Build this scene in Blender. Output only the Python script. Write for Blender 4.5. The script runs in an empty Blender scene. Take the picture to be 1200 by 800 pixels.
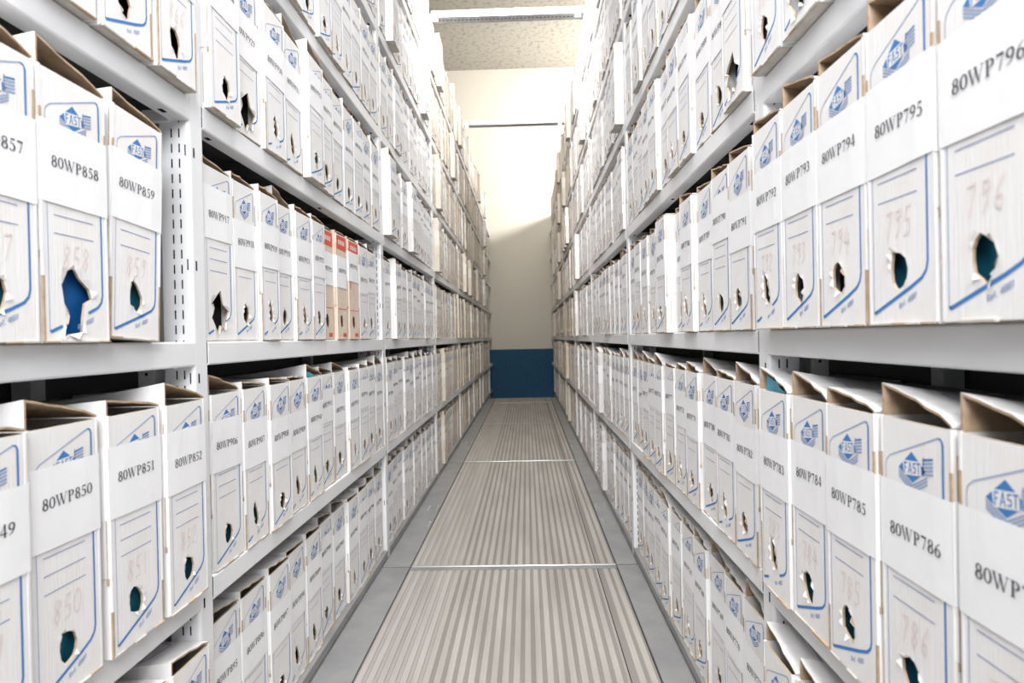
import bpy, math, random
from mathutils import Matrix, Vector
R = random.Random(11)
sc = bpy.context.scene
COL = sc.collection

# ------------------------------------------------------------------ camera
YAW, PIT, ROL, FPX = 0.0239, -0.0066, -0.0206, 724.6
cam_d = bpy.data.cameras.new('camera'); cam = bpy.data.objects.new('camera', cam_d); COL.objects.link(cam)
cam_d.sensor_width = 36.0; cam_d.lens = FPX / 1200 * 36.0
cam_d.clip_start = .02; cam_d.clip_end = 60
cam_d.dof.use_dof = True; cam_d.dof.focus_distance = 1.6; cam_d.dof.aperture_fstop = 5.6
cam.location = (0, 0, 0)
cam.matrix_world = (Matrix.Rotation(YAW, 4, 'Z') @ Matrix.Rotation(math.pi/2 + PIT, 4, 'X') @ Matrix.Rotation(ROL, 4, 'Z'))
sc.camera = cam
# ------------------------------------------------------------------ light
w = bpy.data.worlds.new('world'); sc.world = w; w.use_nodes = True
w.node_tree.nodes['Background'].inputs[0].default_value = (.93, .96, 1, 1)
w.node_tree.nodes['Background'].inputs[1].default_value = 0.36
def area(name, loc, rot, sx, sy, power, col=(1, 1, 1)):
    d = bpy.data.lights.new(name, 'AREA'); d.shape = 'RECTANGLE'; d.size = sx; d.size_y = sy
    d.energy = power; d.color = col
    o = bpy.data.objects.new(name, d); COL.objects.link(o); o.location = loc; o.rotation_euler = rot
    return o
area('behind_camera_fill', (0.0, -.85, 1.25), (math.radians(66), 0, 0), 1.3, 1.1, 56, (.98, .985, 1))  # added soft light behind the camera, source unseen
area('aisle_tube_light', (-.08, .7, 2.5), (0, 0, 0), .6, 1.8, 46, (1, .99, .97))
area('middle_aisle_fill', (-.06, 3.3, 2.75), (math.radians(88), 0, 0), .7, .3, 24, (1, .96, .90))  # added fill kept out of view, brightens the far upper boxes
area('upper_shelf_fill', (-.07, 3.6, 2.6), (math.radians(50), 0, 0), .12, 1.4, 29, (1, .98, .95))  # added fill overhead, whitens the boxes on the upper shelves
area('far_aisle_light', (.2, 8.2, 3.6), (math.radians(62), 0, 0), 2.4, .5, 16, (1, .98, .95))
area('side_aisle_light', (3.1, 8.9, 3.0), (0, math.radians(80), math.radians(-25)), .4, 1.6, 230, (1, .99, .97))
sc.view_settings.view_transform = 'Standard'; sc.view_settings.look = 'None'
sc.view_settings.gamma = 1; sc.view_settings.use_curve_mapping = False
sc.view_settings.exposure = 0.68

# ------------------------------------------------------------------ materials
MATS = {}
def mat(name, col, rough=.7, metal=0, spec=.3, noise=None, bump=None, streak=None):
    m = bpy.data.materials.new(name); m.use_nodes = True; nt = m.node_tree; b = nt.nodes['Principled BSDF']
    b.inputs['Base Color'].default_value = (*col, 1); b.inputs['Roughness'].default_value = rough
    b.inputs['Metallic'].default_value = metal; b.inputs['Specular IOR Level'].default_value = spec
    tc = nt.nodes.new('ShaderNodeTexCoord')
    if noise:                                   # (scale, second colour, low, high, vector scale)
        mp = nt.nodes.new('ShaderNodeMapping'); mp.inputs['Scale'].default_value = noise[4] if len(noise) > 4 else (1, 1, 1)
        n = nt.nodes.new('ShaderNodeTexNoise'); n.inputs['Scale'].default_value = noise[0]; n.inputs['Detail'].default_value = 5
        r = nt.nodes.new('ShaderNodeMapRange'); r.inputs['From Min'].default_value = noise[2]; r.inputs['From Max'].default_value = noise[3]
        x = nt.nodes.new('ShaderNodeMix'); x.data_type = 'RGBA'
        x.inputs['A'].default_value = (*col, 1); x.inputs['B'].default_value = (*noise[1], 1)
        nt.links.new(tc.outputs['Object'], mp.inputs[0]); nt.links.new(mp.outputs[0], n.inputs['Vector'])
        nt.links.new(n.outputs['Fac'], r.inputs['Value']); nt.links.new(r.outputs[0], x.inputs['Factor'])
        nt.links.new(x.outputs['Result'], b.inputs['Base Color'])
    if bump:                                    # (scale, strength, distance, vector scale)
        mp = nt.nodes.new('ShaderNodeMapping'); mp.inputs['Scale'].default_value = bump[3] if len(bump) > 3 else (1, 1, 1)
        n = nt.nodes.new('ShaderNodeTexNoise'); n.inputs['Scale'].default_value = bump[0]; n.inputs['Detail'].default_value = 4
        bp = nt.nodes.new('ShaderNodeBump'); bp.inputs['Strength'].default_value = bump[1]; bp.inputs['Distance'].default_value = bump[2]
        nt.links.new(tc.outputs['Object'], mp.inputs[0]); nt.links.new(mp.outputs[0], n.inputs['Vector'])
        nt.links.new(n.outputs['Fac'], bp.inputs['Height']); nt.links.new(bp.outputs[0], b.inputs['Normal'])
    MATS[name] = m
    return m
mat('white_card', (.80, .79, .785), .75, 0, .2, (9, (.72, .66, .60), .52, .84), (60, .35, .002, (6, 6, .25)))
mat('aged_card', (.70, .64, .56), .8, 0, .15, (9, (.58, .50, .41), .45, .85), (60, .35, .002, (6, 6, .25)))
mat('aged_paper', (.74, .70, .63), .7)
mat('tan_card', (.50, .375, .26), .9, 0, .1, (40, (.36, .25, .16), .4, .7), (150, .5, .002))
mat('grey_card', (.56, .53, .49), .9, 0, .1, (30, (.45, .40, .35), .4, .7))
mat('cream_card', (.72, .60, .50), .8, 0, .15, (12, (.62, .49, .38), .5, .8), (60, .3, .002, (6, 6, .25)))
mat('paper', (.86, .86, .87), .6, 0, .25, None, (25, .25, .003))
mat('blue_ink', (.045, .20, .50), .6)
mat('pale_blue_ink', (.27, .36, .56), .6)
mat('violet_ink', (.20, .25, .45), .7)
mat('black_ink', (.05, .05, .065), .7)
mat('faint_red_ink', (.77, .66, .64), .8)
mat('red_ink', (.72, .10, .06), .6)
mat('carton_shade', (.035, .03, .028), .9, 0, .05)  # stands in for the shade inside the cartons
mat('teal_folder', (.02, .22, .33), .5, 0, .3, (30, (.015, .14, .24), .4, .7))
mat('light_blue_folder', (.12, .46, .62), .5)
mat('blue_folder', (.01, .13, .42), .5)
mat('rack_paint', (.80, .805, .82), .42, 0, .4, (4, (.75, .755, .77), .4, .7), (250, .05, .001))
mat('recess_shade', (.10, .10, .10), .5, 0, .4)  # dark tone paints in the shade of shelf gaps and slots
mat('dark_slot', (.012, .012, .02), .9, 0, 0)
mat('plate_paint', (.28, .28, .28), .42, .0, .45, (7, (.215, .215, .22), .4, .7), (180, .12, .001))
mat('plank_rib', (.48, .45, .42), .5, .1, .25, (5, (.37, .345, .32), .35, .7, (3, .35, 1)), (200, .15, .001, (1, .1, 1)))
mat('plank_groove', (.29, .27, .245), .6, .1, .2, (5, (.25, .23, .21), .35, .7, (3, .35, 1)))
mat('plank_worn', (.40, .375, .35), .5, .1, .25, (6, (.34, .32, .295), .35, .7, (3, .35, 1)))
mat('bright_metal', (.62, .63, .64), .3, .9, .5)
mat('galvanised', (.62, .64, .67), .4, .6, .5, (30, (.50, .52, .55), .4, .6))
mat('wall_cream', (.70, .655, .57), .9, 0, .1, (60, (.64, .60, .52), .45, .75), (50, .4, .004))
mat('wall_blue', (.012, .085, .175), .6, 0, .3, (25, (.010, .065, .14), .4, .7))
mat('concrete', (.40, .375, .325), .95, 0, .05, (16, (.22, .20, .16), .5, .78), (30, .5, .01))
mat('floor_concrete', (.25, .25, .25), .8)
mat('lamp_white', (.85, .85, .85), .4)

# ------------------------------------------------------------------ mesh builder
class MB:
    def __init__(s): s.v = []; s.f = []; s.m = []; s.names = []
    def mi(s, n):
        if n not in s.names: s.names.append(n)
        return s.names.index(n)
    def poly(s, pts, m):
        i = len(s.v); s.v += [tuple(p) for p in pts]; s.f.append(tuple(range(i, i + len(pts)))); s.m.append(s.mi(m))
    def mesh_(s, pts, faces, m):
        i = len(s.v); s.v += [tuple(p) for p in pts]; k = s.mi(m)
        for f in faces: s.f.append(tuple(j + i for j in f)); s.m.append(k)
    def box(s, a, b, m, sk=None):
        x0, y0, z0 = a; x1, y1, z1 = b
        P = [(x0,y0,z0),(x1,y0,z0),(x1,y1,z0),(x0,y1,z0),(x0,y0,z1),(x1,y0,z1),(x1,y1,z1),(x0,y1,z1)]
        s.mesh_(P, [(0,3,2,1),(4,5,6,7),(0,1,5,4),(1,2,6,5),(2,3,7,6),(3,0,4,7)], m)
    def prism(s, prof, y0, y1, m, axis='y'):     # profile in (x,z), extruded along y
        n = len(prof)
        if axis == 'y': P = [(x, y0, z) for x, z in prof] + [(x, y1, z) for x, z in prof]
        else: P = [(x, z, y0) for x, z in prof] + [(x, z, y1) for x, z in prof]
        F = [(i, (i+1) % n, (i+1) % n + n, i + n) for i in range(n)]
        F += [tuple(range(n-1, -1, -1)), tuple(range(n, 2*n))]
        s.mesh_(P, F, m)
    def add(s, o, M=None):
        i = len(s.v)
        if M is None: s.v += o.v
        else: s.v += [tuple(M @ Vector(p)) for p in o.v]
        mp = [s.mi(n) for n in o.names]
        s.f += [tuple(j + i for j in f) for f in o.f]; s.m += [mp[k] for k in o.m]
    def mesh(s, name):
        me = bpy.data.meshes.new(name); me.from_pydata(s.v, [], s.f)
        for n in s.names: me.materials.append(MATS[n])
        me.polygons.foreach_set('material_index', s.m); me.update()
        return me
    def obj(s, name, parent=None, smooth=False):
        me = s.mesh(name)
        if smooth: me.polygons.foreach_set('use_smooth', [True] * len(me.polygons))
        return link(name, me, parent)
def link(name, me, parent=None):
    o = bpy.data.objects.new(name, me); COL.objects.link(o)
    if parent: o.parent = parent
    return o
def tag(o, label, cat, group=None, kind=None):
    o['label'] = label
    if cat: o['category'] = cat
    if group: o['group'] = group
    if kind: o['kind'] = kind
    return o
def struct(o): o['kind'] = 'structure'; return o

# ------------------------------------------------------------------ layout
S = .43; H0 = -.0392; TB = .0432                 # shelf spacing, underside of the eye level beam, beam height
def top(n): return H0 + TB + S * n
AL, AR, L, Y0 = .5837, .4142, 1.4213, 1.095       # post faces, bay length, first posts
YEND = 10.35; ZF = -.8865; XG0, XG1 = -.471, .329
PW = .048

# ------------------------------------------------------------------ room
m = MB(); m.box((-4.6, YEND + .05, -.2), (4.6, YEND + .25, 4.5), 'wall_cream'); m.box((-4.6, YEND + .045, -1.6), (4.6, YEND + .25, -.2), 'wall_blue')
struct(m.obj('wall_back'))
m = MB(); m.box((-4.6, -3.2, 4.5), (4.6, YEND + .25, 4.7), 'concrete'); struct(m.obj('ceiling'))
m = MB(); m.box((-4.6, -3.2, -1.75), (4.6, YEND + .25, -1.6), 'floor_concrete'); struct(m.obj('floor'))
m = MB(); m.box((-4.8, -3.2, -1.75), (-4.6, YEND + .25, 4.7), 'wall_cream'); struct(m.obj('wall_left'))
m = MB(); m.box((4.6, -3.2, -1.75), (4.8, YEND + .25, 4.7), 'wall_cream'); struct(m.obj('wall_right'))

# ------------------------------------------------------------------ shelving racks
def front_point(side, x, y, z):                  # x = distance into the rack from the post face
    return ((-AL - x) if side == 'L' else (AR + x), y, z)
def mbox(mb, side, x0, x1, y0, y1, z0, z1, m):
    if side == 'L': mb.box((-AL - x1, y0, z0), (-AL - x0, y1, z1), m)
    else: mb.box((AR + x0, y0, z0), (AR + x1, y1, z1), m)
POSTZ0, POSTZ1 = -.93, 2.2
def build_rack(side):
    sg = -1 if side == 'L' else 1
    X = lambda d: sg * ((AL if side == 'L' else AR) + d)
    root = bpy.data.objects.new('shelving_rack', None); COL.objects.link(root)
    root.location = (X(0), Y0, POSTZ0); root['category'] = 'shelving'
    root['label'] = ('long grey steel shelving rack running down the %s side of the aisle' % ('left' if side == 'L' else 'right'))
    root['group'] = 'steel racks along the aisle'
    inv = Matrix.Translation((-X(0), -Y0, -POSTZ0))
    def put(mb, name, parent=root, lab=None):
        t = MB(); t.add(mb, inv); o = t.obj(name, parent)
        if lab: o['label'] = lab
        return o
    ys = [Y0 + L * k for k in range(-1, 7)]
    for k, y in enumerate(ys):
        mb = MB()
        # rolled C post: rounded front flange, two webs
        r = .006; h = PW / 2; D = .052
        prof = [(r*.9, -h)] + [(r - r*math.cos(a), -h + r - r*math.sin(a)) for a in (1.1, .6, 0)] + \
               [(r - r*math.cos(a), h - r + r*math.sin(a)) for a in (0, .6, 1.1)] + [(r*.9, h), (D, h), (D, h-.003), (.003, h-.003), (.003, -h+.003), (D, -h+.003), (D, -h)]
        pts = [(X(px), y + py) for px, py in prof]
        mb.prism([(a, b) for a, b in pts], POSTZ0, POSTZ1, 'rack_paint', 'z')
        # rear half of the side frame
        for d0, d1 in ((.075, .105), (.30, .335)):
            mb.box((min(X(d0), X(d1)), y-.017, POSTZ0), (max(X(d0), X(d1)), y+.017, POSTZ1), 'rack_paint')
        mb.box((min(X(.05), X(.08)), y+.012, POSTZ0), (max(X(.05), X(.08)), y+.018, POSTZ1), 'rack_paint')
        # slots in the near web, two columns at 25 mm, single slots in the face
        if k < 6:
            z = POSTZ0 + .02
            while z < POSTZ1:
                for d in (.0165, .030):
                    xa, xb = sorted((X(d), X(d + .0022)))
                    mb.box((xa, y-h-.0006, z), (xb, y-h+.0006, z+.0155), 'dark_slot')
                z += .0265
            z = POSTZ0 + .06
            while z < POSTZ1 and k < 5:
                if side == 'L': xa, xb = X(.0062), X(.0082)
                else: xa, xb = X(.0062), X(.0082)
                xa, xb = sorted((xa, xb))
                if side == 'L': mb.box((xa, y-h-.0006, z), (xb, y-h+.0006, z+.019), 'dark_slot')
                xa, xb = sorted((X(-.0006), X(.0006)))
                mb.box((xa, y-.012, z), (xb, y-.008, z+.017), 'dark_slot')
                z += .2
            z = POSTZ0 + .03
            while z < POSTZ1:                     # round holes of the brace
                cx = X(.09)
                mb.poly([(cx + .0028*math.cos(a*math.pi/4), y-.0176, z + .0028*math.sin(a*math.pi/4)) for a in range(8)], 'dark_slot')
                z += .053
        put(mb, 'upright')
    for n in range(-2, 5):
        zt = top(n); zb = zt - TB
        for k in range(7):
            ya = ys[k] + PW/2; yb = (ys[k+1] - PW/2) if k < 6 else YEND
            mb = MB()
            # open channel: face, top flange, bottom flange returning upward
            prof = [(0, zb+.003), (.001, zb+.001), (.003, zb), (.032, zb), (.032, zb+.0015), (.004, zb+.0015), (.0015, zb+.004), (.0015, zt-.0015), (.03, zt-.0015), (.03, zt), (.003, zt), (.001, zt-.001), (0, zt-.003)]; bm_ = 'plate_paint' if n == -2 else 'rack_paint'
            if n == -2: prof = [(a, max(b, ZF+.0005)) for a, b in prof]
            fw = -.0012
            mb.prism([(X(a+fw), b) for a, b in prof], ya-.001, yb+.001, bm_)
            # end hook plate behind the post and punched slots in the lower flange
            for yy in (ya + .05, (ya+yb)/2, yb - .05):
                xa, xb = sorted((X(.013), X(.021)))
                if n > -2: mb.box((xa, yy-.008, zb-.0006), (xb, yy+.008, zb+.0004), 'dark_slot')
            if n > -2:
                xa, xb = sorted((X(.030), X(.075)))
                mb.box((xa, ya, zb+.004), (xb, ya+.002, zb+.020), 'rack_paint')
                mb.box((xa, yb-.012, zb-.004), (xb, yb-.001, zb+.016), 'rack_paint')
            put(mb, 'shelf_beam')
        mb = MB(); xa, xb = sorted((X(.03), X(.34)))
        for k in range(7):
            ya = ys[k] + .02; yb = (ys[k+1] - .02) if k < 6 else YEND
            q = ya; step = (yb-ya)/4
            for j in range(4):
                mb.box((xa, ya + j*step + .001, zt-.003), (xb, ya + (j+1)*step - .001, zt-.0008), 'recess_shade')
                mb.box((xa, ya + j*step + .001, zt-.025), (xb, ya + j*step + .003, zt-.003), 'recess_shade')
                mb.box((xa, ya + (j+1)*step - .003, zt-.025), (xb, ya + (j+1)*step - .001, zt-.003), 'recess_shade')
        put(mb, 'shelf_deck')
    mb = MB(); xa, xb = sorted((X(.342), X(.345))); mb.box((xa, ys[0], POSTZ0), (xb, YEND, POSTZ1-.05), 'recess_shade'); put(mb, 'light_block_panel')  # added panel, keeps side light out of the shelf gaps
    mb = MB()
    z = ZF
    for k in range(7):                            # foot plates
        y = ys[k]; xa, xb = sorted((X(-.001), X(.06)))
    return root
build_rack('L'); build_rack('R')

# ------------------------------------------------------------------ walkway
seams = [-.35, .36, 2.39, 4.42, 6.35, 8.38, 9.05]
words = ['nearest', 'second', 'third', 'fourth', 'fifth', 'farthest']
def plank(i):
    y0, y1 = seams[i] + .004, seams[i+1] - .004
    root = bpy.data.objects.new('walkway_panel', None); COL.objects.link(root); root.location = (XG0, y0, ZF)
    tag(root, '%s ribbed metal walkway panel counted from the camera' % words[i], 'floor panel', 'ribbed walkway panels')
    W = XG1 - XG0 - .006; D = y1 - y0
    mb = MB(); mb.box((.003, 0, -.05), (W+.003, D, -.0025), 'plank_groove')
    x = .005; n = 0
    while x + .019 < W:
        e = .0012
        prof = [(x, -.0025), (x+e, 0), (x+.0185-e, 0), (x+.0185, -.0025)]
        n += 1
        if abs(x + .0185 - .72) > .012: mb.prism(prof, .012, D-.031, 'plank_rib')
        x += .0295
    for gx in (.0235, .053, .0825, .112, .1415, .171, W-.024, W-.053, W-.082):
        mb.box((gx+.0005, .012, -.0025), (gx+.0105, D-.031, -.0012), 'plank_worn')
    mb.box((.003, 0, -.0025), (.006, D, .0005), 'plank_groove')
    mb.box((.7205, .012, -.0025), (.7225, D-.031, .0004), 'dark_slot')
    mb.obj('ribbed_deck', root)
    e = MB()
    e.prism([(0, -.02), (.012, -.02), (.012, -.001), (.010, .0015), (.003, .0015), (0, -.001)], 0, 1, 'bright_metal')
    t = MB(); t.v = [(.003 + v[1]*W, v[0], v[2]) for v in e.v]; t.f = [tuple(reversed(f)) for f in e.f]; t.m = e.m; t.names = e.names
    t.obj('edge_strip', root)
    t2 = MB(); t2.box((.003, D-.030, -.03), (W+.003, D, .0006), 'plate_paint'); t2.obj('edge_strip', root)
for i in range(6): plank(i)
def side_plate(side, i):
    y0, y1 = seams[i] + .003, seams[i+1] - .003
    xa, xb = (-AL + .003, XG0 - .001) if side == 'L' else (XG1 + .001, AR - .003)
    root = bpy.data.objects.new('floor_plate', None); COL.objects.link(root); root.location = (xa, y0, ZF)
    tag(root, '%s smooth grey floor plate between walkway and %s rack, counted from camera' % (words[i], 'left' if side == 'L' else 'right'), 'floor plate', 'smooth grey plates beside the walkway')
    mb = MB(); W = xb-xa; D = y1-y0
    mb.prism([(0, -.04), (W, -.04), (W, -.0015), (W-.0015, .001), (.0015, .001), (0, -.0015)], 0, D, 'plate_paint')
    lx = .0005 if side == 'L' else W-.0035
    mb.box((lx, 0, .0005), (lx+.003, D, .0035), 'bright_metal')  # added bright lip paints in the highlight along the outer edge
    mb.obj('plate', root)
    t = MB(); t.prism([(0.001, .001), (W-.001, .001), (W-.001, .0022), (.001, .0022)], 0, .005, 'bright_metal'); t.obj('edge_strip', root)
    if i in (1, 2, 3, 4):
        e = W - .014 if side == 'L' else .014
        groups = [.52] if i == 2 else [.52]
        for ey in (.52, .80):
            for q in range(3):
                for s in (0, 1):
                    yy = ey + q * .034
                    if yy > D - .02: continue
                    b = MB(); xx = e + (s * -.045 if side == 'L' else s * .045) * (1 if ey > .6 else 0) 
                    if s == 1 and ey < .6: continue
                    r = .0042
                    ring = lambda rr, z: [(xx + rr*math.cos(a*math.pi/4), yy + rr*math.sin(a*math.pi/4), z) for a in range(8)]
                    P = ring(r, .001) + ring(r*.85, .003) + [(xx, yy, .0042)]
                    F = [(a, (a+1) % 8, 8+(a+1) % 8, 8+a) for a in range(8)] + [(8+a, 8+(a+1) % 8, 16) for a in range(8)]
                    b.mesh_(P, F, 'bright_metal'); b.obj('rivet', root, True)
for i in range(6): side_plate('L', i); side_plate('R', i)

# ------------------------------------------------------------------ overhead ties
def tie(yc, z, lab):
    x0, x1 = -AL - .03, AR + .03
    root = bpy.data.objects.new('tie_beam', None); COL.objects.link(root); root.location = (x0, yc, z)
    tag(root, lab, 'beam', 'slotted steel ties over the aisle')
    mb = MB(); W = x1-x0
    mb.v = []
    p = MB(); p.prism([(-.045, 0), (.045, 0), (.045, .045), (.043, .045), (.043, .002), (-.043, .002), (-.043, .045), (-.045, .045)], 0, W, 'galvanised')
    mb.v = [(v[1], v[0], v[2]) for v in p.v]; mb.f = [tuple(reversed(f)) for f in p.f]; mb.m = p.m; mb.names = p.names
    x = .02
    while x < W - .03:
        mb.box((x, -.0456, .012), (x+.016, -.0446, .016), 'dark_slot'); mb.box((x, -.0456, .030), (x+.016, -.0446, .034), 'dark_slot')
        mb.box((x, -.006, -.0006), (x+.014, .006, .0004), 'recess_shade')
        x += .027
    mb.obj('slotted_channel', root)
    for xx in (.03, W-.05):
        b = MB(); b.box((xx-.02, -.049, -.03), (xx+.02, -.046, .045), 'galvanised'); b.obj('bracket', root)
tie(4.30, 2.21, 'slotted galvanised tie beam over the aisle, the nearer one below the concrete ceiling')
tie(6.55, 2.24, 'slotted galvanised tie beam over the aisle, the farther one against the bright wall')

# ------------------------------------------------------------------ lettering
def G(*st): return st
# strokes in an em box: cap height 1; every stroke = [(x,y,width)...]
T, t_ = .15, .045
def arc(cx, cy, rx, ry, a0, a1, n, w0, w1):      # width w0 at the sides, w1 at top and bottom
    out = []
    for i in range(n+1):
        a = math.radians(a0 + (a1-a0)*i/n); k = abs(math.cos(a))
        out.append((cx + rx*math.cos(a), cy + ry*math.sin(a), w1 + (w0-w1)*k))
    return out
SER = {
 '0': (.74, [arc(.36, .5, .26, .46, 0, 360, 14, T, t_)]),
 '1': (.74, [[(.38, 0, T), (.38, 1, T)], [(.2, .86, t_), (.38, .97, t_)], [(.2, .02, t_), (.56, .02, t_)]]),
 '2': (.74, [arc(.34, .72, .22, .25, 160, -35, 7, T, t_) + [(.12, .08, t_)], [(.1, .06, .11), (.62, .06, .11)]]),
 '3': (.74, [arc(.33, .75, .2, .22, 150, -90, 7, T, t_), arc(.33, .27, .24, .25, 90, -150, 8, T, t_)]),
 '4': (.74, [[(.48, 0, T), (.48, 1, T)], [(.46, .97, t_), (.06, .3, t_)], [(.06, .28, .08), (.66, .28, .08)]]),
 '5': (.74, [[(.22, .94, .12), (.6, .94, .12)], [(.24, .94, t_), (.17, .58, t_)], arc(.3, .31, .27, .29, 115, -140, 9, T, t_)]),
 '6': (.74, [[(.6, .97, t_), (.3, .8, .07), (.14, .5, .12), (.12, .3, T)], arc(.36, .29, .24, .27, 0, 360, 11, T, t_)]),
 '7': (.74, [[(.1, .92, .14), (.62, .92, .14)], [(.6, .9, .05), (.3, 0, .08)]]),
 '8': (.74, [arc(.36, .75, .2, .22, 0, 360, 10, T*.85, t_), arc(.36, .27, .24, .25, 0, 360, 10, T, t_)]),
 '9': (.74, [arc(.36, .7, .24, .27, 0, 360, 11, T, t_), [(.6, .7, T), (.56, .45, .11), (.4, .18, .07), (.12, .03, t_)]]),
 'W': (1.38, [[(.12, 1, T), (.42, 0, .1)], [(.42, 0, t_), (.66, .9, t_)], [(.6, 1, T), (.9, 0, .1)], [(.9, 0, t_), (1.2, 1, t_)], [(0, .98, t_), (.28, .98, t_)], [(.48, .98, t_), (.76, .98, t_)], [(1.06, .98, t_), (1.32, .98, t_)]]),
 'P': (.84, [[(.22, 0, T), (.22, 1, T)], [(.06, .02, t_), (.4, .02, t_)], [(.06, .98, t_), (.4, .98, t_)], [(.3, .97, t_)] + arc(.42, .74, .24, .23, 80, -80, 7, T, t_) + [(.25, .5, t_)]]),
}
SANS = {
 'F': (.6, [[(.1, 0, .2), (.1, 1, .2)], [(.1, .9, .2), (.5, .9, .2)], [(.1, .5, .18), (.42, .5, .18)]]),
 'A': (.7, [[(.08, 0, .19), (.32, 1, .19)], [(.56, 0, .19), (.32, 1, .19)], [(.15, .3, .15), (.5, .3, .15)]]),
 'S': (.6, [[(.48, .88, .2), (.12, .88, .2), (.12, .54, .2), (.44, .5, .2), (.44, .12, .2), (.06, .12, .2)]]),
 'T': (.6, [[(.02, .9, .2), (.54, .9, .2)], [(.28, 0, .2), (.28, .9, .2)]]),
 'R': (.62, [[(.1, 0, .14), (.1, 1, .14)], [(.1, .93, .14), (.42, .93, .14), (.42, .55, .14), (.1, .5, .14)], [(.2, .5, .14), (.48, 0, .14)]]),
 'e': (.55, [[(.08, .36, .12), (.42, .36, .12), (.4, .62, .12), (.12, .62, .12), (.08, .1, .12), (.4, .06, .12)]]),
 'f': (.38, [[(.16, 0, .13), (.16, .9, .13), (.32, .95, .12)], [(.04, .6, .1), (.3, .6, .1)]]),
 '.': (.3, [[(.1, 0, .16), (.1, .14, .16)]]), ' ': (.35, []),
 '4': (.6, [[(.4, 0, .14), (.4, 1, .14), (.04, .3, .14), (.52, .3, .14)]]),
 '8': (.6, [[(.1, .5, .14), (.1, .95, .14), (.44, .95, .14), (.44, .05, .14), (.1, .05, .14), (.1, .5, .14), (.44, .5, .14)]]),
 '1': (.4, [[(.08, .8, .12), (.22, 1, .14), (.22, 0, .14)]]),
}
def pen_quads(st, wscale=1.0):
    qs = []
    for (xa, ya, wa), (xb, yb, wb) in zip(st, st[1:]):
        dx, dy = xb-xa, yb-ya; d = math.hypot(dx, dy) or 1; nx, ny = -dy/d/2*wscale, dx/d/2*wscale
        ex, ey = dx/d*.012, dy/d*.012
        qs.append([(xa-nx*wa-ex, ya-ny*wa-ey), (xb-nx*wb+ex, yb-ny*wb+ey), (xb+nx*wb+ex, yb+ny*wb+ey), (xa+nx*wa-ex, ya+ny*wa-ey)])
    return qs
def text(mb, s, font, x, z, h, y, m, width=None, slope=0, wsc=1.0, skew=0):
    tot = sum(font[c][0] for c in s); k = (width/tot) if width else h
    cx = 0
    for c in s:
        for st in font[c][1]:
            for q in pen_quads(st, wsc):
                P = []
                for a, b in q:
                    px = x + (cx+a)*k + skew*b*h; P.append((px, y, z + b*h + slope*(px-x)))
                mb.poly(P, m)
        cx += font[c][0]
def hline(mb, pts, wds, y, m):                    # ribbon along pts (x,z) with width
    st = [(p[0], p[1], wd) for p, wd in zip(pts, wds)]
    for q in zip(st, st[1:]):
        (xa, za, wa), (xb, zb, wb) = q
        dx, dz = xb-xa, zb-za; d = math.hypot(dx, dz) or 1; nx, nz = -dz/d/2, dx/d/2; ex, ez = dx/d*.0002, dz/d*.0002
        mb.poly([(xa-nx*wa-ex, y, za-nz*wa-ez), (xb-nx*wb+ex, y, zb-nz*wb+ez), (xb+nx*wb+ex, y, zb+nz*wb+ez), (xa+nx*wa-ex, y, za+nz*wa-ez)], m)

# ------------------------------------------------------------------ archive box
BW, BH, BD = .116, .330, .262                     # width, height, depth
CT = .003
def logo(mb, y, ox=.033, oz=.258, k=1.0):
    P = lambda a, b: (ox + a*.056*k, oz + b*.040*k)
    def pl(pts, m, dy=0): mb.poly([(P(a, b)[0], y-dy, P(a, b)[1]) for a, b in pts], m)
    # rhombus with a slanted white word band
    pl([(0, .50), (.40, 1.0), (.80, .58), (.42, .20)], 'blue_ink')
    pl([(.13, .72), (.66, .80), (.68, .44), (.17, .34)], 'white_card', .00012)
    t = MB(); a, b = P(.175, .385)
    text(t, 'FAST', SANS, a, b, .31*.040*k, y-.00024, 'blue_ink', width=.49*.056*k, slope=.12, wsc=.62)
    mb.add(t)
    for j in range(3):                            # chevrons under the rhombus
        o = .085 * (j + 1)
        pl([(0, .50-o), (0, .545-o), (.42, .235-o), (.42, .18-o)], 'pale_blue_ink')
        pl([(.42, .18-o), (.42, .235-o), (.84, .56-o), (.84, .51-o)], 'pale_blue_ink')
    for j in range(5):                            # striped wing
        b = .46 + j*.095
        pl([(.70+.006*j, b), (.70+.006*j, b+.055), (1.0, b+.135), (1.0, b+.08)], 'blue_ink' if j in (4,) else 'pale_blue_ink')
    pl([(.70, .46), (.735, .47), (.755, .95), (.72, .94)], 'pale_blue_ink')
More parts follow.
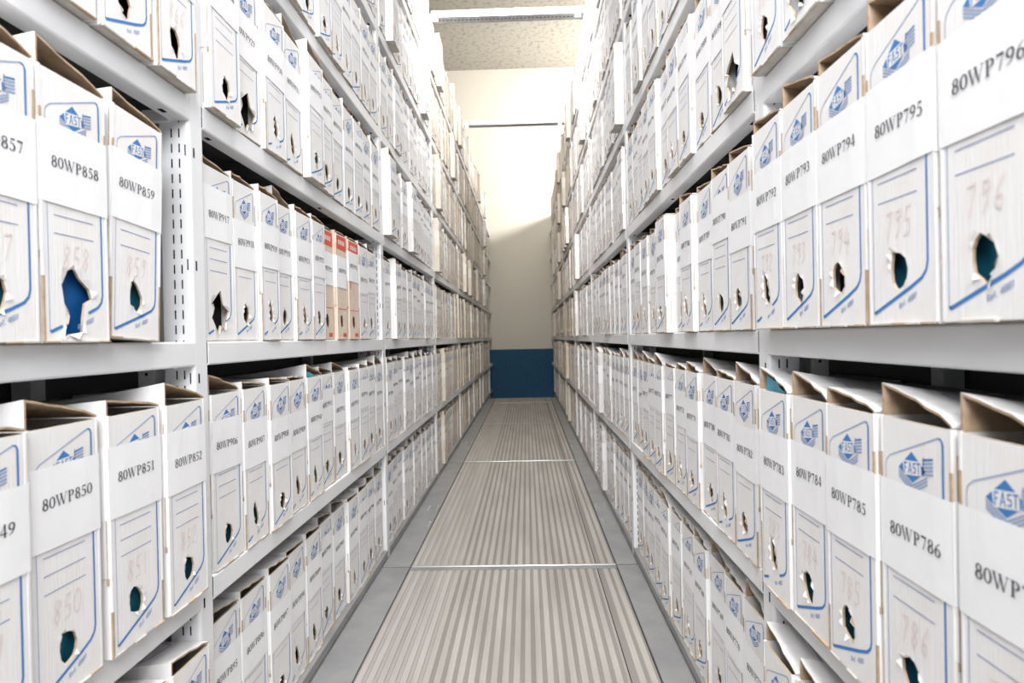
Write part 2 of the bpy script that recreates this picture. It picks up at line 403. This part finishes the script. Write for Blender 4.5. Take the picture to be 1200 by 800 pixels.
def hole_shape(rr, kind):
    cx, cz = .052 + rr.uniform(-.004, .004), .058 + rr.uniform(-.006, .006)
    n = 12; pts = []
    for i in range(n):
        a = 2*math.pi*i/n
        rx, rz = .0145, .0215
        if kind == 'key':
            rx, rz = (.0125, .022)
        k = 1 + rr.uniform(-.16, .16)
        x, z = rx*math.cos(a)*k, rz*math.sin(a)*k
        x -= z*.18
        if kind == 'key' and z > .006: x = x*.75 - .003; z *= 1.3
        pts.append((cx + x, cz + z))
    if kind == 'torn':                            # opening torn down to the bottom edge
        pts = [(.030, .072), (.040, .090), (.052, .093), (.062, .080), (.078, .068), (.083, .056), (.070, .050), (.066, .030), (.064, .013), (.040, .010), (.028, .006), (.036, .022), (.042, .034), (.034, .048)][::-1]
    if kind == 'ripped':                          # large ragged break
        pts = [(.022, .070), (.034, .062), (.043, .086), (.060, .098), (.070, .070), (.092, .058), (.080, .040), (.072, .018), (.058, .030), (.046, .012), (.036, .030), (.024, .044)]
        a = sum((p[0]*q[1]-q[0]*p[1]) for p, q in zip(pts, pts[1:]+pts[:1]))
        if a < 0: pts = pts[::-1]
    a = sum((p[0]*q[1]-q[0]*p[1]) for p, q in zip(pts, pts[1:]+pts[:1]))
    if a < 0: pts = pts[::-1]
    return pts
def panel_with_hole(mb, x0, x1, z0, z1, hole, y, th, m, mback, medge):
    """front panel: ring of faces between the hole and the border"""
    n = len(hole); cx = sum(p[0] for p in hole)/n; cz = sum(p[1] for p in hole)/n
    corners = [(x0, z0), (x1, z0), (x1, z1), (x0, z1)]
    def cast(p):
        dx, dz = p[0]-cx, p[1]-cz; t = 1e9
        if dx > 1e-9: t = min(t, (x1-cx)/dx)
        if dx < -1e-9: t = min(t, (x0-cx)/dx)
        if dz > 1e-9: t = min(t, (z1-cz)/dz)
        if dz < -1e-9: t = min(t, (z0-cz)/dz)
        return (cx+dx*t, cz+dz*t)
    out = []                                      # border points with corners put in by angle
    ang = lambda p: math.atan2(p[1]-cz, p[0]-cx) % (2*math.pi)
    hs = sorted(hole, key=ang)
    for yy, mm, flip in ((y, m, 0), (y+th, mback, 1)):
        for i in range(n):
            a, b = hs[i], hs[(i+1) % n]; A, B = cast(a), cast(b); aa, ab = ang(a), ang(b)
            mid = []
            for c in corners:
                ac = ang(c)
                if (ab > aa and aa < ac < ab) or (ab <= aa and (ac > aa or ac < ab)): mid.append(c)
            mid.sort(key=lambda c: (ang(c)-aa) % (2*math.pi))
            P = [a, A] + mid + [B, b]
            P = [(p[0], yy, p[1]) for p in P]
            mb.poly(P if not flip else P[::-1], mm)
    for i in range(n):
        a, b = hs[i], hs[(i+1) % n]
        mb.poly([(a[0], y, a[1]), (b[0], y, b[1]), (b[0], y+th, b[1]), (a[0], y+th, a[1])], medge)
    # outer rim
    for a, b in zip(corners, corners[1:]+corners[:1]):
        mb.poly([(a[0], y, a[1]), (a[0], y+th, a[1]), (b[0], y+th, b[1]), (b[0], y, b[1])], 'tan_card')
    return hs, (cx, cz)
def make_carton(seed, style='white', kind='round', any_folder=False):
    rr = random.Random(seed); mb = MB()
    card = {'white': 'white_card', 'aged': 'aged_card', 'red': 'cream_card'}[style]
    ink = 'red_ink' if style == 'red' else 'blue_ink'
    hole = hole_shape(rr, kind)
    x0, x1 = .0035, BW - .0035
    hs, (cx, cz) = panel_with_hole(mb, x0, x1, .0015, BH - .001, hole, .0, CT, card, 'tan_card', 'tan_card')
    # ragged torn lips around the hole
    if style != 'red':
        n = len(hs)
        for i in range(n):
            if rr.random() < (.55 if kind == 'round' else .8):
                a, b = hs[i], hs[(i+1) % n]; k = rr.uniform(1.12, 1.38)
                mx, mz = (a[0]+b[0])/2, (a[1]+b[1])/2
                o = (cx + (mx-cx)*k, cz + (mz-cz)*k)
                pr = rr.uniform(.0015, .005)
                mb.poly([(a[0], -.0003, a[1]), (b[0], -.0003, b[1]), (o[0], -pr, o[1])], rr.choice(['white_card', 'white_card', 'grey_card', 'tan_card']))
                mb.poly([(b[0], -.0006, b[1]), (a[0], -.0006, a[1]), (o[0], -pr-.0003, o[1])], 'white_card')
    # body
    mb.box((0, .002, 0), (.003, BD, BH), card); mb.box((BW-.003, .002, 0), (BW, BD, BH), card)
    mb.box((.003, BD-.003, .003), (BW-.003, BD, BH-.003), card)
    if not any_folder: mb.box((.006, .0235, .004), (BW-.006, .027, .300), 'carton_shade')  # near-black sheet added so holes and lid gaps look shaded
    # bottom folds: layered corrugated edges, slightly ragged
    mb.box((.001, .0015, 0), (BW-.001, BD-.001, .003), 'grey_card')
    for k in range(5):
        a = .002 + (BW-.004)*k/5; b = .002 + (BW-.004)*(k+1)/5
        if rr.random() < .8: mb.box((a, -.0012-rr.uniform(0, .003), .0002), (b, .001, .0018+rr.uniform(0, .001)), rr.choice(['tan_card', 'grey_card', 'grey_card']))
    # raw corrugated strips on the front corners where the white tape ends
    za = rr.uniform(.06, .12); zb = rr.uniform(.225, .262); zc = rr.uniform(.262, .30)
    for xa, xb in ((0, .0034), (BW-.0034, BW)):
        p = rr.random()
        mb.box((xa, -.0004, .002), (xb, .002, za), 'tan_card' if p < .6 else card)
        mb.box((xa, -.0006, za), (xb, .002, zb), card)
        mb.box((xa, -.0006, zb), (xb, .002, zc), 'tan_card' if rr.random() < .75 else card)
        mb.box((xa, -.0006, zc), (xb, .002, BH), card)
    # side flap: outer sheet on the near side with a notch, white on grey
    for sx, sd in ((0, -1), (BW, 1)):
        a, b = sorted((sx, sx + sd*.0012))
        mb.box((a, .001, .110), (b, BD*.55, BH-.004), card)
        mb.box((a, .016, .004), (b, BD*.55, .104), card)
        e0, e1 = sorted((sx + sd*.0008, sx + sd*.00135)); lt = rr.uniform(.0, .05)
        mb.box((e0, .0035, .110), (e1, .0052, BH-.006-lt), 'tan_card')
        mb.box((e0, .0025, .101), (e1, .0062, .109), 'tan_card')
        mb.box((e0, .0145, .010), (e1, .0155, .100), 'grey_card')
    # printing
    y = -.00035
    if style != 'red':
        i2 = 'pale_blue_ink'
        hline(mb, [(.0095, .258), (.0095, .276)], [.0011]*2, y, i2)
        hline(mb, [(.0095, .276), (.011, .282), (.018, .288), (.097, .3185)], [.0011, .0011, .0013, .0016], y, i2)
        hline(mb, [(.097, .3185), (.1015, .3175), (.1035, .313), (.1035, .258)], [.0018, .0022, .003, .003], y, ink)
        hline(mb, [(.0095, .190), (.0095, .016)], [.0011]*2, y, i2)
        hline(mb, [(.1035, .190), (.1035, .062), (.101, .053), (.094, .046), (.076, .038)], [.003, .003, .0032, .0036, .0040], y, ink)
        if kind == 'round': hline(mb, [(.076, .038), (.011, .0135), (.0095, .016)], [.004, .004, .0015], y, ink)
        else: hline(mb, [(.030, .0205), (.011, .0135), (.0095, .016)], [.004, .004, .0015], y, ink)
        for z in (.1765, .155, .133):
            hline(mb, [(.020, z), (.088, z)], [.0011]*2, y, 'violet_ink')
        logo(mb, y)
        t = MB(); text(t, 'Ref. 4881', SANS, .056, .0165, .0062, y, 'pale_blue_ink', width=.030, slope=.37); mb.add(t)
    else:
        mb.poly([(.0035, y, .282), (BW-.0035, y, .282), (BW-.0035, y, .325), (.0035, y, .325)], 'red_ink')
        for j in range(5): mb.poly([(.022+.015*j, y-.0002, .298), (.032+.015*j, y-.0002, .298), (.032+.015*j, y-.0002, .312), (.022+.015*j, y-.0002, .312)], 'faint_red_ink')
        for z in (.176, .158, .140, .122): hline(mb, [(.020, z), (.096, z)], [.0009]*2, y, 'faint_red_ink')
        hline(mb, [(.010, .096), (.106, .096)], [.0025]*2, y, 'red_ink')
        hline(mb, [(.010, .196), (.018, .166), (.028, .200)], [.004, .004, .003], y, 'red_ink')
        mb.poly([(.060, y, .008), (.100, y, .008), (.100, y, .020), (.060, y, .020)], 'red_ink')
    return mb
def make_lid(seed, style='white', rise=None):
    rr = random.Random(seed*7+1); mb = MB(); card = {'white': 'white_card', 'aged': 'aged_card', 'red': 'cream_card'}[style]
    r = rr.choice([.006, .012, .020, .028, .034]) if rise is None else rise
    nx, ny = 6, 5; th = .0028
    def zf(i, j):
        u = i/nx; v = j/ny
        e = (1-v)**1.6
        z = BH + .0012 + r*e*(1-u)**.8 + (rr.uniform(-.0012, .0012) if 0 < u < 1 and j == 0 else 0)
        return z
    g = [[(BW*i/nx, .004 + (BD-.006)*j/ny + (rr.uniform(-.004, .002) if j == 0 else 0), zf(i, j)) for i in range(nx+1)] for j in range(ny+1)]
    # crease the front left corner down so that the edge reads as a fold
    P = [p for row in g for p in row]; N = len(P); P2 = [(x, y, z+th) for x, y, z in P]
    idx = lambda i, j: j*(nx+1)+i
    F = [(idx(i, j), idx(i, j+1), idx(i+1, j+1), idx(i+1, j)) for j in range(ny) for i in range(nx)]
    mb.mesh_(P, F, 'tan_card')
    mb.mesh_(P2, [f[::-1] for f in F], card)
    for i in range(nx): mb.poly([P[idx(i, 0)], P[idx(i+1, 0)], P2[idx(i+1, 0)], P2[idx(i, 0)]], 'tan_card')
    for j in range(ny):
        mb.poly([P[idx(0, j+1)], P[idx(0, j)], P2[idx(0, j)], P2[idx(0, j+1)]], card)
        mb.poly([P[idx(nx, j)], P[idx(nx, j+1)], P2[idx(nx, j+1)], P2[idx(nx, j)]], card)
    for i in range(nx): mb.poly([P[idx(i+1, ny)], P[idx(i, ny)], P2[idx(i, ny)], P2[idx(i+1, ny)]], card)
    # side gusset joining the raised corner to the carton wall
    for j in range(ny):
        a, b = g[j][0], g[j+1][0]
        mb.poly([(0, b[1], BH-.0005), (0, a[1], BH-.0005), (0, a[1], a[2]), (0, b[1], b[2])], card)
        mb.poly([(.003, a[1], BH-.0005), (.003, b[1], BH-.0005), (.003, b[1], b[2]), (.003, a[1], a[2])], 'tan_card')
    a = g[0][0]; mb.poly([(0, a[1], BH-.0005), (.003, a[1], BH-.0005), (.003, a[1], a[2]), (0, a[1], a[2])], 'tan_card')
    # printed outline on the lid
    def top_at(x, y):
        u = x/BW; v = (y-.004)/(BD-.006); return BH + .0012 + r*((1-v)**1.6)*((1-u)**.8) + th + .0009
    pts = [(.012, .24), (.012, .07), (.022, .055), (.094, .055), (.104, .07), (.104, .24)]
    for p, q in zip(pts, pts[1:]):
        for k in range(4):
            a = (p[0]+(q[0]-p[0])*k/4, p[1]+(q[1]-p[1])*k/4); b = (p[0]+(q[0]-p[0])*(k+1)/4, p[1]+(q[1]-p[1])*(k+1)/4)
            dx, dy = b[0]-a[0], b[1]-a[1]; d = math.hypot(dx, dy); nx_, ny_ = -dy/d*.0010, dx/d*.0010
            mb.poly([(c[0]+s*nx_, c[1]+s*ny_, top_at(*c)) for c, s in ((a, -1), (b, -1), (b, 1), (a, 1))], 'pale_blue_ink' if style != 'red' else 'red_ink')
    return mb
def make_label(num, rr, dz=None, paper='paper'):
    """paper tape wrapped round the front with the shelf mark"""
    mb = MB(); d = rr.choice([0, 0, 0, .012, .025, .03, -.012]) if dz is None else dz
    z0, z1 = .163 + d, .262 + d
    y = -.0009; til = rr.uniform(-.002, .002)
    xe = [-.0006, .006, .03, .06, .09, .110, BW+.0006]
    ye = [y+.0002, y, y-.0002-rr.uniform(0, .0004), y-.0002, y-.0003-rr.uniform(0, .0004), y, y+.0002]
    for i in range(6):
        mb.poly([(xe[i], ye[i], z0+til*xe[i]/BW), (xe[i+1], ye[i+1], z0+til*xe[i+1]/BW), (xe[i+1], ye[i+1], z1+til), (xe[i], ye[i], z1+til)], paper)
    for xx, q in ((-.0014, 1), (BW+.0014, -1)):
        P = [(xx, .06, z0), (xx, y+.0002, z0), (xx, y+.0002, z1), (xx, .06, z1)]
        mb.poly(P if q > 0 else P[::-1], paper)
    text(mb, '80WP%d' % num, SER, .0155 + rr.uniform(-.003, .005), z0 + .043 + rr.uniform(-.004, .006), .0138, y-.0010, 'black_ink', width=.084, slope=rr.uniform(-.02, .04), wsc=1.05)
    return mb
def handwriting(num, rr):
    mb = MB(); x = .032
    HW = {'0': arc(.3, .5, .28, .48, 80, 430, 9, .07, .07), '1': [(.3, 1, .07), (.26, 0, .07)],
          '2': [(.05, .8, .07), (.3, 1, .07), (.5, .75, .07), (.1, .1, .07), (.6, .05, .07)],
          '3': [(.1, .95, .07), (.5, .85, .07), (.25, .55, .07), (.55, .3, .07), (.1, .02, .07)],
          '4': [(.3, 1, .07), (.05, .4, .07), (.6, .4, .07), (.45, .7, .07), (.4, -.1, .07)],
          '5': [(.55, 1, .07), (.15, .95, .07), (.12, .55, .07), (.5, .5, .07), (.5, .1, .07), (.05, 0, .07)],
          '6': [(.5, 1, .07), (.15, .6, .07), (.1, .15, .07), (.45, .05, .07), (.45, .4, .07), (.15, .4, .07)],
          '7': [(.05, .9, .07), (.55, .95, .07), (.25, 0, .07)],
          '8': [(.5, .85, .07), (.2, .95, .07), (.1, .7, .07), (.5, .3, .07), (.3, 0, .07), (.08, .25, .07), (.55, .8, .07)],
          '9': [(.5, .7, .07), (.2, .6, .07), (.15, .9, .07), (.5, .95, .07), (.45, .3, .07), (.2, 0, .07)]}
    for c in str(num):
        for q in pen_quads(HW[c]): mb.poly([(x + a*.020 + b*.003, -.0006, .092 + b*.030) for a, b in q], 'faint_red_ink')
        x += .0165
    return mb

# variants share meshes
NV = 9
cartons = {}
for i in range(NV): cartons[('aged', i)] = make_carton(700+i, 'aged', 'round')
for i in range(NV): cartons[('white', i)] = make_carton(100+i, 'white', 'key' if i % 4 == 2 else 'round')
cartons[('white', 'torn')] = make_carton(301, 'white', 'torn')
cartons[('white', 'ripped')] = make_carton(302, 'white', 'ripped')
cartons[('red', 0)] = make_carton(400, 'red', 'round')
lids = {('white', i): make_lid(200+i) for i in range(NV)}
for i in range(NV): lids[('aged', i)] = make_lid(800+i, 'aged')
for nm, r in (('low', .004), ('mid', .018), ('high', .032)): lids[('white', nm)] = make_lid(260, 'white', r)
lids[('red', 0)] = make_lid(410, 'red', .005)
cmesh = {k: v.mesh('carton') for k, v in cartons.items()}
lmesh = {k: v.mesh('lid') for k, v in lids.items()}

# ------------------------------------------------------------------ where every box stands
def cam_px(x, y, z):
    cy, sy = math.cos(YAW), math.sin(YAW); X = x*cy+y*sy; Y = -x*sy+y*cy
    cp, sp = math.cos(PIT), math.sin(PIT); y2 = Y*cp+z*sp; z2 = -Y*sp+z*cp
    cr, sr = math.cos(ROL), math.sin(ROL)
    return 600+FPX*(X*cr+z2*sr)/y2, 400-FPX*(-X*sr+z2*cr)/y2, y2
NEAR = {  # measured starts in the nearest bay and the last end
 ('L', 0): [.47, .591, .711, .832, .952], ('L', -1): [.560, .683, .812, .946, 1.065],
 ('L', 1): [.70, .820, .948, 1.066], ('L', -2): [.70, .825, .948, 1.064], ('L', 2): [.95, 1.066],
 ('R', 0): [.350, .468, .594, .714, .832, .947, 1.066], ('R', -1): [.344, .460, .588, .712, .831, .948, 1.066],
 ('R', 1): [.70, .82, .952, 1.068], ('R', -2): [.58, .70, .82, .948, 1.066], ('R', 2): [.95, 1.066],
 ('L', 0, 1): [1.125, 1.243, 1.350, 1.452, 1.560, 1.676, 1.782, 1.893, 2.003, 2.150, 2.278, 2.396],
}
BAYW = ['nearest bay', 'second bay', 'third bay', 'fourth bay', 'fifth bay', 'sixth bay', 'seventh bay']
ORD = ['first', 'second', 'third', 'fourth', 'fifth', 'sixth', 'seventh', 'eighth', 'ninth', 'tenth', 'eleventh', 'twelfth']
SHELF = {-2: 'bottom shelf', -1: 'second shelf up', 0: 'third shelf up', 1: 'fourth shelf up', 2: 'fifth shelf up', 3: 'sixth shelf up', 4: 'top shelf'}
boxes = []
for side in 'LR':
    for n in range(-2, 5):
        for bay in range(7):
            ya = Y0 + L*(bay-1) + PW/2 + .004; yb = Y0 + L*bay - PW/2 - .004
            if bay == 6: pass
            key = (side, n) if bay == 0 else (side, n, bay)
            if key in NEAR: edges = NEAR[key]
            elif bay == 0: continue
            else:
                if bay == 6: yb = min(Y0 + L*6 - .03, YEND)
                k = 11; pitch = (yb-ya)/k; edges = [ya + pitch*i for i in range(k+1)]
            jr = random.Random(n*31 + bay*7 + ord(side))
            if bay > 0 and key not in NEAR: edges = [edges[0]] + [e + jr.uniform(-.004, .004) for e in edges[1:-1]] + [edges[-1]]
            cnt = len(edges)-1
            for i in range(cnt):
                a, b = edges[i], edges[i+1]; wdt = min(BW, b-a-.0058)
                rr = random.Random(hash((ord(side), n, bay, i)) & 0xffff)
                if n >= 1: out = rr.choice([-.004, -.002, 0, 0, .002, .004, .006, .006, .002, .004, .008, .012, .034]) if bay > 1 else rr.choice([0, .002, .004, .006, .010, .014, .022])
                elif n <= -1: out = rr.choice([.002, .006, .010, .014, .022])
                else: out = rr.choice([.006, .008, .012, .016, .022])
                if bay > 0 and n < 1 and rr.random() < .8: out = rr.choice([-.008, -.004, -.002, 0, .002, .004])
                if bay > 0 and i >= cnt-2 and rr.random() < .85: out = min(out, rr.choice([-.006, -.002, .001]))
                if n == -2: out -= .012
                if bay == 0: out = rr.choice([.012, .016, .020])
                if side == 'R' and n == 0 and bay == 0: out = .024
                # free slack in Y
                yc = (a+b)/2
                # numbers painted on the tapes
                if side == 'L':
                    if bay == 0: num = {0: 859, -1: 852, 1: 866, -2: 845, 2: 873}[n] - (cnt-1-i)
                    else: num = 917 + 11*n + 77*(bay-1) + i
                else:
                    if bay == 0: num = {0: 792, -1: 783, 1: 801, -2: 774, 2: 810}[n] + (cnt-1-i)
                    else: num = {0: 791, -1: 782}.get(n, 771 - 11*(n+2) if n < 0 else 791 + 11*n) - i - 77*(bay-1)
                num = max(100, min(999, num if num > 99 else num + 800))
                boxes.append(dict(side=side, n=n, bay=bay, i=i, y=yc, w=wdt, out=out, num=num, seed=rr.randrange(1 << 20), style='white'))
for b in boxes:
    b['X'] = (-AL + b['out']) if b['side'] == 'L' else (AR - b['out'])
    z = top(b['n'])
    c = [cam_px(b['X'], b['y']+dy, z+dz) for dy in (-b['w']/2, b['w']/2) for dz in (0, BH)]
    u0, u1 = min(p[0] for p in c), max(p[0] for p in c); v0, v1 = min(p[1] for p in c), max(p[1] for p in c)
    iu = max(0, min(1200, u1) - max(0, u0)); iv = max(0, min(800, v1) - max(0, v0))
    b['area'] = iu*iv if b['y'] > .3 else 0
    b['seen'] = u1 > -150 and u0 < 1350 and v1 > -200 and v0 < 1000
boxes = [b for b in boxes if b['seen']]
for b in boxes:
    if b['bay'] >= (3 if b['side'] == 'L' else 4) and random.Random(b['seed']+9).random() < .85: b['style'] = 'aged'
# the three red-topped boxes
for b in boxes:
    if b['side'] == 'L' and b['num'] in (923, 924, 925) and b['n'] == 0: b['style'] = 'red'
ordn = {}
for b in boxes:
    if b['area'] > 0:
        k_ = (b['side'], b['n'], b['bay']); b['ord'] = ordn.get(k_, 0); ordn[k_] = b['ord'] + 1
    else: b['ord'] = b['i']
inview = sorted([b for b in boxes if b['area'] > 0], key=lambda b: -b['area'])
for b in inview[:300]: b['solo'] = True
for b in boxes:                                   # far boxes off frame stay in the common mesh
    b.setdefault('solo', False)

FEATURE = {858: 'front torn open to the base', 850: 'faint red 850', 786: 'teal folder inside', 917: 'ragged torn finger hole'}
special_carton = {('L', 0, 858): 'torn', ('L', 0, 917): 'ripped', ('R', 1, 802): 'ripped', ('L', 1, 929): 'ripped'}
special_lid = {('L', -1, 910): 'high', ('L', 1, 932): 'high', ('L', 0, 858): 'high', ('L', 0, 857): 'high', ('L', 0, 859): 'mid', ('L', -1, 850): 'high', ('L', -1, 851): 'mid', ('L', -1, 852): 'high', ('L', -1, 849): 'mid',
               ('R', -1, 786): 'high', ('R', -1, 785): 'mid', ('R', -1, 784): 'high', ('R', -1, 783): 'high', ('R', -1, 787): 'high',
               ('R', 0, 793): 'high', ('R', 0, 794): 'mid', ('R', 0, 795): 'high', ('R', 0, 792): 'mid', ('L', -2, 895): 'mid', ('L', -2, 845): 'mid', ('L', -2, 844): 'low'}
label_dz = {('L', 0, 857): .0, ('L', 0, 858): .006, ('L', 0, 859): .006, ('L', -1, 850): .022, ('L', -1, 851): .026, ('L', -1, 852): .024, ('L', -1, 906): .02,
            ('R', -1, 783): 0, ('R', -1, 784): 0, ('R', -1, 785): -.001, ('R', -1, 786): 0, ('R', -1, 787): 0,
            ('R', 0, 792): 0, ('R', 0, 793): 0, ('R', 0, 794): 0, ('R', 0, 795): 0, ('R', 0, 796): 0}
TILT = {('L', 0, 859): 3.2, ('L', -2, 845): 1.0}
FOLD = [('L', 0, 857, 'teal_folder'), ('L', 0, 858, 'blue_folder'), ('L', 0, 859, 'teal_folder'), ('L', -1, 850, 'teal_folder'), ('L', -1, 851, 'teal_folder'), ('L', -1, 852, 'teal_folder'),
        ('L', -1, 906, 'teal_folder'), ('L', -1, 907, 'teal_folder'), ('R', 0, 795, 'teal_folder'), ('R', 0, 796, 'teal_folder'), ('R', 0, 792, 'teal_folder'), ('R', -1, 785, 'teal_folder'),
        ('R', -1, 786, 'teal_folder'), ('R', -1, 784, 'teal_folder')]

def placement(b):
    rr = random.Random(b['seed'])
    s = b['w']/BW
    key = (b['side'], b['n'], b['num'])
    tilt = math.radians(TILT.get(key, rr.uniform(-.25, .25) if b['bay'] else 0))
    yaw = math.radians(rr.uniform(-.3, .3))
    rz = (math.pi/2 if b['side'] == 'L' else -math.pi/2) + yaw
    Mloc = Matrix.Translation((b['X'], b['y'], top(b['n']) + .0006 + b['w']/2*abs(math.sin(tilt)))) @ Matrix.Rotation(rz, 4, 'Z') @ Matrix.Rotation(tilt, 4, 'Y') @ Matrix.Diagonal((s, 1, 1, 1))
    return Mloc, s
SHIFT = Matrix.Translation((-BW/2, 0, 0))
rest = MB(); solo_n = 0
for b in boxes:
    rr = random.Random(b['seed'] + 5)
    key = (b['side'], b['n'], b['num'])
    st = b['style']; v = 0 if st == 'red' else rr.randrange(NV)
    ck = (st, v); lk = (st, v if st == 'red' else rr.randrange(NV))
    if special_carton.get(key): ck = ('white', special_carton[key])
    if special_lid.get(key): lk = ('white', special_lid[key])
    M, s = placement(b)
    dz = label_dz.get(key)
    if b['solo']:
        solo_n += 1
        root = bpy.data.objects.new('archive_box', None); COL.objects.link(root); root.matrix_world = M; root.empty_display_size = .05
        side = 'left' if b['side'] == 'L' else 'right'
        nm = ' marked 80WP%d' % b['num'] if (b['bay'] <= 1 and b['area'] > 1200) else ''
        col = 'white archive box' if st == 'white' else 'yellowed archive box' if st == 'aged' else 'red banded box'
        tag(root, '%s%s, %s rack, %s, %s, %s from camera' % (col, nm, side, SHELF[b['n']], BAYW[b['bay']], ORD[b['ord']]), 'archive box', 'archive boxes standing on the racks')
        c = link('carton', cmesh[ck], root); c.matrix_parent_inverse = Matrix(); c.location = (-BW/2, 0, 0)
        c = link('lid', lmesh[lk], root); c.location = (-BW/2, 0, 0)
        lb = make_label(b['num'], rr, dz, 'aged_paper' if st == 'aged' else 'paper')
        c = lb.obj('number_label', root); c.location = (-BW/2, 0, 0)
        if b['bay'] == 0 and st == 'white':
            c = handwriting(b['num'] % 1000, rr).obj('handwritten_number', root); c.location = (-BW/2, 0, 0); c['label'] = 'faint red handwritten number'
    else:
        MM = M @ SHIFT
        rest.add(cartons[ck], MM); rest.add(lids[lk], MM); rest.add(make_label(b['num'], rr, dz, 'aged_paper' if st == 'aged' else 'paper'), MM) if st != 'aged' or rr.random() < .5 else None
o = rest.obj('archive_boxes'); tag(o, 'remaining white archive boxes packed on the far and highest shelves', 'archive boxes', None, 'stuff')

# folders seen through finger holes and over the fronts
for side, n, num, m_ in FOLD:
    for b in boxes:
        if b['side'] == side and b['n'] == n and b['num'] == num:
            M, s = placement(b); mb = MB()
            mb.box((-.046, 0, 0), (.046, .002, .285), m_); mb.box((-.046, .002, 0), (.046, .006, .280), 'paper'); mb.box((-.046, .006, 0), (.046, .008, .285), m_)
            o = mb.obj('card_folder'); o.matrix_world = M @ Matrix.Translation((0, .014, .0042))
            tag(o, '%s card folder inside the box marked 80WP%d on the %s rack' % ('blue' if m_ == 'blue_folder' else 'teal', num, 'left' if side == 'L' else 'right'), 'folder', 'folders inside the boxes')
# light blue folders poking out over the fronts
for side, n, num, zz, lab in (('R', -1, 783, .352, 'light blue folder sticking up behind the front of the box marked 80WP783'),
                     ('L', -1, 910, .350, 'light blue folder poking out of a box on the left rack, second shelf up'),
                     ('L', 1, 932, .352, 'light blue folder poking out of a box on the left rack, fourth shelf up')):
    for b in boxes:
        if b['side'] == side and b['n'] == n and b['num'] == num:
            M, s = placement(b); mb = MB(); k = 7
            g = []
            for i in range(k+1):
                x = -.052 + .100*i/k; u_ = (x + BW/2)/BW
                zt = BH + .034*(1-u_)**.8 - .009 - .003*math.sin(i*2.1)**2
                g.append((x, .011 + .003*math.sin(i*.9), zt))
            for dy in (0, .0012):
                for a, c in zip(g, g[1:]):
                    P = [(a[0], a[1]+dy, .05), (c[0], c[1]+dy, .05), (c[0], c[1]+dy, c[2]), (a[0], a[1]+dy, a[2])]
                    mb.poly(P if not dy else P[::-1], 'light_blue_folder')
            for a, c in zip(g, g[1:]): mb.poly([a, c, (c[0], c[1]+.0012, c[2]), (a[0], a[1]+.0012, a[2])], 'light_blue_folder')
            o = mb.obj('card_folder'); o.matrix_world = M
            tag(o, lab, 'folder')
# torn card scrap lying on the edge of a shelf
mb = MB(); rr = random.Random(4)
ring = [(.0+.032*math.cos(a*math.pi/5)*(1+rr.uniform(-.3, .3)), .018*math.sin(a*math.pi/5)*(1+rr.uniform(-.3, .3))) for a in range(10)]
mb.mesh_([(x, y, .001 + .004*abs(x)*20) for x, y in ring] + [(x, y, .004 + .004*abs(x)*20) for x, y in ring], [tuple(range(9, -1, -1)), tuple(range(10, 20))] + [(i, (i+1) % 10, 10+(i+1) % 10, 10+i) for i in range(10)], 'tan_card')
o = mb.obj('card_scrap'); o.location = (AR + .004, 2.12, top(-1) + .0006); o.rotation_euler = (0, 0, .9)
tag(o, 'torn scrap of tan card lying on the shelf edge of the right rack', 'card scrap')
print('boxes', len(boxes), 'solo', solo_n, 'min area', inview[min(299, len(inview)-1)]['area'], 'rest verts', len(rest.v))
